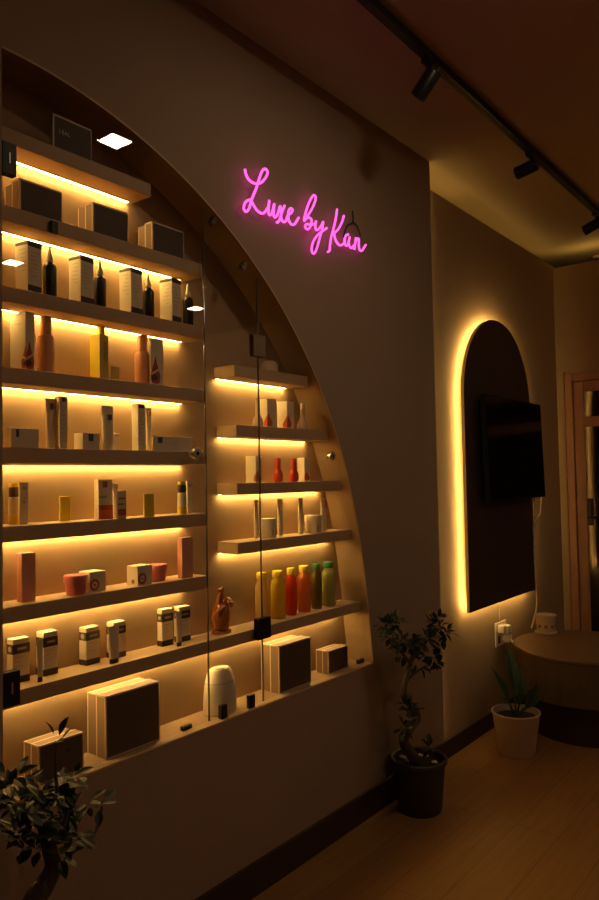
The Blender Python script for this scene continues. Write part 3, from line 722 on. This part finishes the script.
for (x, z) in ((2.1315, 2.7232), (2.0645, 2.6035), (2.2709, 2.6206), (2.4837, 2.7274), (2.5000, 2.5598), (2.6618, 2.6955), (2.8466, 2.6343)):
    m.tube([(x, 0, z), (x, -.026, z)], .0022, 8)
m.done('standoff', 'paint', sg)

# ------------------------------------------------------------------ ceiling fittings
TY = -.497
t = thing('track_rail', 'long black lighting track running along the ceiling', 'lighting track', (1.2, TY, CEIL-.034))
MB().box(0, 4.43, -.018, .018, 0, .034, .002, 1).done('rail', 'black', t)
sl = MB(); sl.box(.01, 4.42, -.006, .006, -.001, .001); sl.done('rail_slot', 'blackmatt', t)
def spot(label, x, tilt, roll_=0):
    t = thing('track_spotlight', label, 'spotlight', (x, TY, CEIL-.036), 0, 'black track spotlights')
    MB().box(-.05, .05, -.017, .017, -.016, .0, .003).done('adapter', 'black', t)
    MB().tube([(0, 0, -.016), (0, 0, -.05)], .009, 10).done('swivel', 'black', t)
    hd = MB().lathe([(0, .03), (.030, .03), (.034, .024), (.034, -.088), (.030, -.092), (.028, -.075), (0, -.075)], seg=24)
    o = hd.done('lamp_head', 'black', t, True); o.location = (0, 0, -.06); o.rotation_euler = (tilt, 0, roll_)
spot('black track spotlight aimed down the wall, closest to the neon sign', 2.665, math.radians(44))
spot('black track spotlight aimed level at the wall, middle of three', 3.80, math.radians(80))
spot('black track spotlight nearest the end wall, at the far track end', 4.965, math.radians(70))
def downlight(label, x, y):
    t = thing('ceiling_downlight', label, 'ceiling light', (x, y, CEIL-.006), 0, 'square ceiling downlights')
    f_ = MB(); k = .075; i_ = .060
    for a0, a1, b0, b1 in ((-k, k, -k, -i_), (-k, k, i_, k), (-k, -i_, -i_, i_), (i_, k, -i_, i_)): f_.box(a0, a1, b0, b1, 0, .006)
    f_.done('trim_frame', 'ceil', t)
    MB().box(-i_, i_, -i_, i_, -.003, .005).done('diffuser', 'down', t)
downlight('square white ceiling downlight mirrored high in the arch glass', 2.295, -1.075)
downlight('unseen square ceiling downlight added as front fill for the lit shelves', 1.02, -3.37)  # fill lamp added out of view to brighten the product fronts
downlight('square white ceiling downlight mirrored beside the niche edge', 3.056, -3.356)
downlight('square white ceiling downlight mirrored at the glass door edge', 5.09, -3.423)
sd = thing('smoke_detector', 'small pale round smoke detector on the ceiling by the end wall', 'smoke detector', (6.0409, -0.1905, 3.2970))
MB().lathe([(0, 0), (.035, 0), (.033, -.014), (.02, -.020), (0, -.020)]).done('base', 'potw', sd, True)
MB().lathe([(0, -.020), (.02, -.021), (.016, -.034), (0, -.036)]).done('sensor', 'blackmatt', sd, True)
cv = thing('cove_light', 'warm light strip hidden on top of the alcove wall', 'light strip', (XC+.004, .10, 3.165))
MB().box(0, .55, -.020, .020, 0, .010).box(.55, 2.15, -.010, .010, 0, .008).done('led_strip', 'led_cove', cv)
MB().box(XE-XC+.04, XE-XC+.11, -1.6, -.14, -.015, -.007).done('led_strip', 'led_cove', cv)

ev = thing('edge_light', 'warm upright light strip tucked behind the wall corner beside the alcove', 'light strip', (XC+.002, .014, .13))
MB().box(0, .004, -.004, .008, 0, 3.155).done('led_strip', 'led_edge', ev)
# ------------------------------------------------------------------ arched panel, television
PX0, PX1, PZ0, PR = 3.872, 4.890, .765, .509
PS = 2.527-PR
def arch_panel(grow, z0, n=40):
    cx = (PX0+PX1)/2; r = PR+grow
    return [(cx-r, z0-grow), (cx+r, z0-grow)] + [(cx+r*math.cos(PI*i/n), PS+r*math.sin(PI*i/n)) for i in range(n+1)]
ap = thing('arched_panel', 'tall dark brown arched wall panel haloed by warm light', 'wall panel')
MB().prism(arch_panel(0, PZ0), -.034, -.032).done('panel_face', 'panel', ap)
MB().prism(arch_panel(0, PZ0), -.0318, -.014).done('panel_core', 'prim', ap)
rg = MB(); pts = arch_panel(-.024, PZ0); pts2 = arch_panel(-.034, PZ0)
n = len(pts)
for i in range(n):
    j = (i+1) % n
    if (Vector(pts[i])-Vector(pts[j])).length < 1e-6: continue
    rg.prism([pts[i], pts[j], pts2[j], pts2[i]], -.012, -.007)
rg.done('led_halo', 'led_ring', ap)
bk = MB(); cx = (PX0+PX1)/2
for x in (cx-.3, cx+.3):
    for z in (.95, 1.9): bk.box(x-.03, x+.03, -.014, WY-.001, z-.03, z+.03)
bk.done('bracket', 'blackmatt', ap)
tv = thing('television', 'black flat television mounted on the dark arched panel', 'television', (4.468, -.092, 1.395), 0)
tv.rotation_euler = (math.radians(-1.5), 0, 0)
MB().box(-.455, .455, -.022, .012, 0, .630, .004).done('casing', 'tvb', tv)
MB().box(-.446, .446, -.0235, -.0215, .016, .622).done('screen', 'tvs', tv)
MB().box(-.16, .16, .012, .036, .20, .42, .003).done('wall_mount', 'blackmatt', tv)
MB().box(-.05, .05, -.0245, -.0225, .004, .012).done('badge', 'smoked', tv)
m = MB()
q = [(4.8518, -0.0620, 1.3888), (4.8750, -0.0620, 1.2252), (4.8189, -0.0620, 1.1078), (4.8210, -0.0620, 0.8735), (4.8272, -0.0620, 0.6659), (4.7257, -0.0620, 0.5369)]
m.tube(smooth_path(q, 6), .0045, 6)
q2 = [(4.9841, -0.0620, 1.3914), (4.9560, -0.0620, 1.2892), (4.8669, -0.0620, 1.2392), (4.8183, -0.0620, 1.1883), (4.8343, -0.0620, 1.0730)]
m.tube(smooth_path(q2, 6), .006, 6)
q3 = [(4.8353, -0.0620, 1.3893), (4.8596, -0.0620, 1.3276), (4.8355, -0.0620, 1.2612)]
m.tube(smooth_path(q3, 6), .005, 6)
tag(m.done('power_cable', 'cable', None, True), 'loose white cables dangling below the television edge', 'cable')
# socket
so = thing('wall_socket', 'double white wall socket with plugs under the arched panel', 'socket', (4.43, WY, .545))
MB().box(-.085, .085, -.010, 0, -.075, .075, .004).done('plate', 'white', so)
for x, z in ((-.035, .035), (.040, .025), (.045, -.035)):
    p = MB().box(x-.026, x+.026, -.052, -.010, z-.024, z+.024, .006).done('plug', 'cable', so)
MB().box(-.055, -.02, -.012, -.010, -.055, -.01).done('socket_recess', 'brown', so)
m = MB().tube(smooth_path([(.04, -.05, -.03), (.05, -.075, -.08), (.075, -.075, -.13), (.09, -.07, -.11)]), .006, 6)
m.tube(smooth_path([(-.01, -.004, .075), (-.012, -.004, .13), (-.02, -.002, .18), (-.02, -.001, .2)]), .003, 6)
m.done('lead', 'cable', so, True)

# drum table and bowl
DX, DY, DR, DH = 4.60, -.455, .435, .50
dt = thing('drum_table', 'round fluted low drum table near the end wall', 'table', (DX, DY, 0))
MB().lathe([(0, 0), (DR*.80, 0), (DR*.80, .235), (0, .235)], seg=48).done('plinth', 'base', dt, True)
MB().lathe([(0, .235), (DR*.985, .235), (DR*.985, DH-.022), (0, DH-.022)], seg=288, wob=lambda a: .010*abs(math.sin(36*a))-.010).done('fluted_body', 'drum', dt, True)
MB().lathe([(0, DH-.022), (DR-.003, DH-.022), (DR, DH-.018), (DR, DH-.004), (DR-.004, DH), (0, DH)], seg=64).done('tabletop', 'drumtop', dt, True)
x, y, z = (4.8398, -0.0555, 0.5000)
cx, cy = x, y
dd = math.hypot(cx-DX, cy-DY); 
if dd > DR-.06: cx, cy = DX+(cx-DX)*(DR-.06)/dd, DY+(cy-DY)*(DR-.06)/dd
bw = thing('trinket_bowl', 'cream carved bowl on a saucer at the edge of the drum table', 'bowl', (cx, cy, DH))
MB().lathe([(0, 0), (.066, 0), (.073, .006), (.072, .014), (.060, .018), (0, .018)]).done('saucer', 'candle', bw, True)
MB().lathe([(0, .018), (.052, .018), (.060, .030), (.063, .100), (.072, .122), (.068, .122), (.058, .100), (.050, .04), (0, .035)]).done('bowl', 'candle', bw, True)
m = MB()
for i in range(9):
    a = 2*PI*i/9
    T = Matrix.Translation((.0615*math.cos(a), .0615*math.sin(a), .052)) @ Matrix.Rotation(a, 4, 'Z') @ Matrix.Rotation(PI/2, 4, 'Y')
    m.lathe([(0, -.001), (.012, -.001), (.009, .004), (.004, .002), (0, .005)], seg=10, mtx=T)
m.done('carving', 'rose', bw, True)

# ------------------------------------------------------------------ plants
def leaf_mesh(m, p, d, n, L, W):
    d = d.normalized(); s = d.cross(n)
    if s.length < 1e-4: s = d.orthogonal()
    s.normalize(); n = s.cross(d).normalized()
    prof = [(0, .06), (.2, .62), (.42, 1), (.65, .86), (.85, .45), (1, 0)]
    mid = []; lf_ = []; rt = []
    for t, wf in prof:
        c = p + d*(L*t) - n*(L*.18*t*t); mid.append(m.bm.verts.new(c))
        lf_.append(m.bm.verts.new(c+s*(W*wf*.5)+n*(W*.12*wf))); rt.append(m.bm.verts.new(c-s*(W*wf*.5)+n*(W*.12*wf)))
    for i in range(len(prof)-1):
        for A, B in ((lf_, mid), (mid, rt)):
            try: m.bm.faces.new((A[i], A[i+1], B[i+1], B[i]))
            except ValueError: pass
def cluster(m, c, rad, n, L, W, rnd):
    c = Vector(c)
    for i in range(n):
        v = Vector((rnd.gauss(0, 1), rnd.gauss(0, 1), rnd.gauss(0, .8))).normalized()
        p = c + v*rad*rnd.uniform(.15, .85)
        d = (v + Vector((rnd.uniform(-.5, .5), rnd.uniform(-.5, .5), rnd.uniform(-.3, .5)))).normalized()
        nn = Vector((rnd.uniform(-.4, .4), rnd.uniform(-.6, .2), 1))
        k = rnd.uniform(.7, 1.15); leaf_mesh(m, p, d, nn, L*k, W*k)
def keep_front(m, ymax):
    for v in m.bm.verts:
        if v.co.y > ymax: v.co.y = ymax - (v.co.y-ymax)*.3

# bonsai beside the alcove corner
PY = -.165
px_, py_, _ = (3.0353, -0.1369, 0.0000)
pc = Vector((px_, min(py_, -.152), 0))
b1 = thing('potted_bonsai', 'twisted bonsai tree in a charcoal pot at the wall corner', 'potted plant', pc)
MB().lathe([(0, 0), (.098, 0), (.102, .006), (.122, .215), (.132, .222), (.134, .238), (.128, .243), (.118, .238), (.113, .20), (0, .20)], seg=40).done('pot', 'pot', b1, True)
MB().lathe([(0, .199), (.112, .201), (.112, .206), (.06, .212), (0, .214)], seg=24).done('soil', 'soil', b1, True)
rs = random.Random(3)
for i in range(9):
    m = MB()
    a = rs.uniform(0, 6.28); r_ = rs.uniform(.05, .095); s_ = rs.uniform(.010, .018)
    m.lathe([(0, -s_*.6), (s_*.9, -s_*.2), (s_, s_*.2), (s_*.5, s_*.6), (0, s_*.7)], r_*math.cos(a), r_*math.sin(a), seg=9, mtx=Matrix.Translation((0, 0, .215)))
    m.done('pebble', 'potw', b1, True)
W3 = lambda p: Vector(p)-pc
tr_ = [Vector((.0, .0, .205)), W3((2.8924, -0.1600, 0.3505)), W3((2.9316, -0.1700, 0.4040)), W3((3.0152, -0.1600, 0.4249)), W3((2.9891, -0.1500, 0.4849)), W3((2.9018, -0.1600, 0.5492)), W3((2.9054, -0.1650, 0.6165)), W3((2.9528, -0.1600, 0.6686)), W3((3.0010, -0.1550, 0.7175))]
m = MB().tube(smooth_path(tr_, 6), [.026-.017*i/48 for i in range(49)], 9)
for e_ in ([W3((2.9754, -0.1580, 0.6818)), W3((2.8931, -0.1500, 0.7609)), W3((2.8433, -0.1400, 0.8408))], [W3((3.0006, -0.1550, 0.7084)), W3((3.0808, -0.1700, 0.7505)), W3((3.2057, -0.1800, 0.8101))], [W3((3.0008, -0.1550, 0.7130)), W3((2.9851, -0.1600, 0.7628)), W3((3.0058, -0.1600, 0.8051))], [W3((2.9054, -0.1650, 0.6165)), W3((2.9812, -0.1800, 0.6472)), W3((3.0796, -0.2000, 0.6660))]):
    m.tube(smooth_path(e_, 5), [.009-.006*i/10 for i in range(11)], 6)
m.done('trunk', 'trunk', b1, True)
m = MB(); rs = random.Random(11)
for c, r_, n in (((2.8102, -0.1300, 0.8855), .045, 26), ((2.8719, -0.1400, 0.8943), .040, 24), ((2.8344, -0.1400, 0.8335), .04, 14), ((2.9302, -0.1500, 0.7856), .055, 30), ((3.0049, -0.1700, 0.7649), .055, 34), ((3.1114, -0.1700, 0.7731), .055, 34), ((3.1960, -0.1800, 0.8214), .05, 34), ((3.2283, -0.2000, 0.7892), .045, 30), ((3.2186, -0.1800, 0.8564), .035, 18), ((3.1195, -0.1900, 0.6939), .045, 28), ((3.1388, -0.2000, 0.6583), .03, 14), ((2.9100, -0.1500, 0.7396), .04, 18), ((3.0374, -0.1600, 0.6784), .045, 14), ((2.9097, -0.1700, 0.5130), .032, 14), ((2.9451, -0.1800, 0.4788), .03, 12), ((2.8614, -0.1800, 0.4210), .032, 16), ((3.0402, -0.2000, 0.2883), .03, 12)):
    cluster(m, W3(c), r_, n, .044, .024, rs)
keep_front(m, -pc.y-.012); m.done('foliage', 'leaf', b1)

# white pot plant
q = (3.9619, -0.2506, 0.0000)
pc = Vector((q[0], q[1], 0))
b2 = thing('potted_plant', 'broad leaved plant in a tapered white pot before the drum table', 'potted plant', pc)
MB().lathe([(0, 0), (.094, 0), (.098, .006), (.128, .215), (.134, .222), (.134, .230), (.126, .230), (.118, .19), (0, .19)], seg=40).done('pot', 'potw', b2, True)
MB().lathe([(0, .189), (.117, .191), (.117, .197), (.05, .204), (0, .205)], seg=24).done('soil', 'soil', b2, True)
lm = MB(); sm = MB()
for dx, dy, dz, L, W, nn in ((.045, .02, .10, .26, .085, (-.5, -1, .1)), (-.05, .03, .09, .18, .06, (-.2, -1, .3)), (.085, .0, .07, .20, .07, (-.3, -1, .4)), (.11, -.03, .03, .15, .065, (0, -.7, .9)), (-.085, -.01, .05, .14, .055, (.1, -.8, .8)), (.02, -.06, .05, .15, .065, (0, -1, .6)), (.03, .07, .07, .20, .07, (.1, -1, .2)), (-.02, -.03, .06, .13, .05, (-.5, -1, .3)), (.06, -.06, .04, .14, .06, (.2, -.8, .7))):
    st = Vector((dx*.25, dy*.25, .20)); md = st+Vector((dx*.5, dy*.5, dz)); d_ = (Vector((dx, dy, .16 if L > .17 else .09))).normalized()
    sm.tube([st, (st+md)/2+Vector((0, 0, .008)), md], .005, 6)
    leaf_mesh(lm, md, d_, Vector(nn), L, W)
sm.done('stem', 'leaf2', b2, True); lm.done('foliage', 'leaf2', b2)

# bonsai in front
q = (0.9151, -0.3300, 0.5775)
pc = Vector((q[0]-.06, -.33, 0))
b3 = thing('potted_bonsai', 'dark leafy bonsai rising before the ledge at the lower picture corner', 'potted plant', pc)
MB().lathe([(0, 0), (.11, 0), (.115, .006), (.14, .29), (.152, .30), (.152, .32), (.14, .32), (.13, .27), (0, .27)], seg=40).done('pot', 'pot', b3, True)
MB().lathe([(0, .269), (.129, .271), (.129, .277), (0, .285)], seg=24).done('soil', 'soil', b3, True)
W3 = lambda p: Vector(p)-pc
t0 = [Vector((0, 0, .27)), Vector((.03, 0, .38)), W3((0.9349, -0.3300, 0.5748)), W3((0.9732, -0.3300, 0.6180)), W3((0.9944, -0.3300, 0.6523)), W3((0.9867, -0.3300, 0.6921)), W3((0.9650, -0.3400, 0.7491)), W3((0.9499, -0.3400, 0.8089))]
m = MB().tube(smooth_path(t0, 6), [.034-.024*i/42 for i in range(43)], 10)
for e_, r0 in (([W3((1.0183, -0.3300, 0.6376)), W3((1.0391, -0.3400, 0.6693)), W3((1.0656, -0.3500, 0.6779)), W3((1.0972, -0.3500, 0.6964)), W3((1.1121, -0.3500, 0.7244)), W3((1.1182, -0.3500, 0.7512))], .007), ([W3((0.9867, -0.3300, 0.6921)), W3((1.0123, -0.3400, 0.7310)), W3((1.0288, -0.3400, 0.7806)), W3((1.0414, -0.3300, 0.8231))], .008), ([W3((0.9599, -0.3400, 0.7623)), W3((0.9041, -0.3500, 0.8191)), W3((0.8650, -0.3600, 0.8681))], .008), ([W3((1.0183, -0.3300, 0.6376)), W3((0.9863, -0.3300, 0.6283)), W3((0.9758, -0.3300, 0.6192))], .007), ([W3((1.0124, -0.3400, 0.7587)), W3((1.0034, -0.3300, 0.8475)), W3((1.0038, -0.3300, 0.9125)), W3((1.0066, -0.3300, 0.9350))], .005)):
    k = (len(e_)-1)*5+1; m.tube(smooth_path(e_, 5), [r0*(1-.6*i/k) for i in range(k)], 6)
m.done('trunk', 'trunk', b3, True)
m = MB(); rs = random.Random(21)
for c, r_, n in (((1.0066, -0.3300, 0.9350), .032, 9), ((0.8698, -0.3600, 0.9032), .055, 20), ((0.8984, -0.3600, 0.8828), .045, 14), ((0.8650, -0.3600, 0.8574), .06, 22), ((0.9041, -0.3500, 0.8279), .06, 24), ((0.9438, -0.3500, 0.8271), .06, 24), ((0.9862, -0.3400, 0.8326), .05, 18), ((1.0250, -0.3300, 0.8356), .045, 16), ((1.0526, -0.3300, 0.8359), .035, 10), ((0.9859, -0.3400, 0.7754), .06, 24), ((1.0287, -0.3400, 0.7666), .045, 14), ((0.9296, -0.3400, 0.7626), .06, 26), ((0.8942, -0.3500, 0.7615), .05, 18), ((0.9764, -0.3300, 0.7237), .055, 24), ((1.0175, -0.3400, 0.7104), .05, 18), ((1.0436, -0.3500, 0.7171), .04, 12), ((0.9195, -0.3400, 0.7222), .04, 14), ((1.0012, -0.3400, 0.6777), .035, 12), ((1.0777, -0.3500, 0.7705), .026, 8), ((1.1094, -0.3500, 0.7544), .022, 7), ((1.0662, -0.3500, 0.7486), .022, 5)):
    cluster(m, W3(c), r_*.85, int(n*.8), .042, .022, rs)
keep_front(m, -pc.y-.035); m.done('foliage', 'leaf', b3)

# ------------------------------------------------------------------ world, camera
wd = bpy.data.worlds.new('world'); scene.world = wd; wd.use_nodes = True
wd.node_tree.nodes['Background'].inputs[0].default_value = (1, .8, .6, 1)
wd.node_tree.nodes['Background'].inputs[1].default_value = .0
cam = bpy.data.cameras.new('camera'); co = bpy.data.objects.new('camera', cam); col.objects.link(co)
r_ = Vector((0.62060, -0.78390, -0.01830)); u_ = Vector((-0.0196, -0.0388, 0.9991)); b_ = Vector((-0.7839, -0.6196, -0.0395))
b_.normalize(); r_ = (r_-b_*r_.dot(b_)).normalized(); u_ = b_.cross(r_)
co.matrix_world = Matrix(((r_.x, u_.x, b_.x, 0), (r_.y, u_.y, b_.y, -1.875), (r_.z, u_.z, b_.z, 1.5485), (0, 0, 0, 1)))
cam.sensor_fit = 'VERTICAL'; cam.sensor_height = 24; cam.lens = 726*24/900; cam.clip_start = .02
scene.camera = co
scene.view_settings.view_transform = 'Standard'; scene.view_settings.look = 'None'
scene.view_settings.exposure = 0; scene.view_settings.gamma = 1; scene.view_settings.use_curve_mapping = False
try:
    scene.cycles.use_denoising = True; scene.cycles.max_bounces = 10; scene.cycles.transparent_max_bounces = 24
    scene.cycles.sample_clamp_indirect = 4; scene.cycles.caustics_reflective = False
except Exception: pass
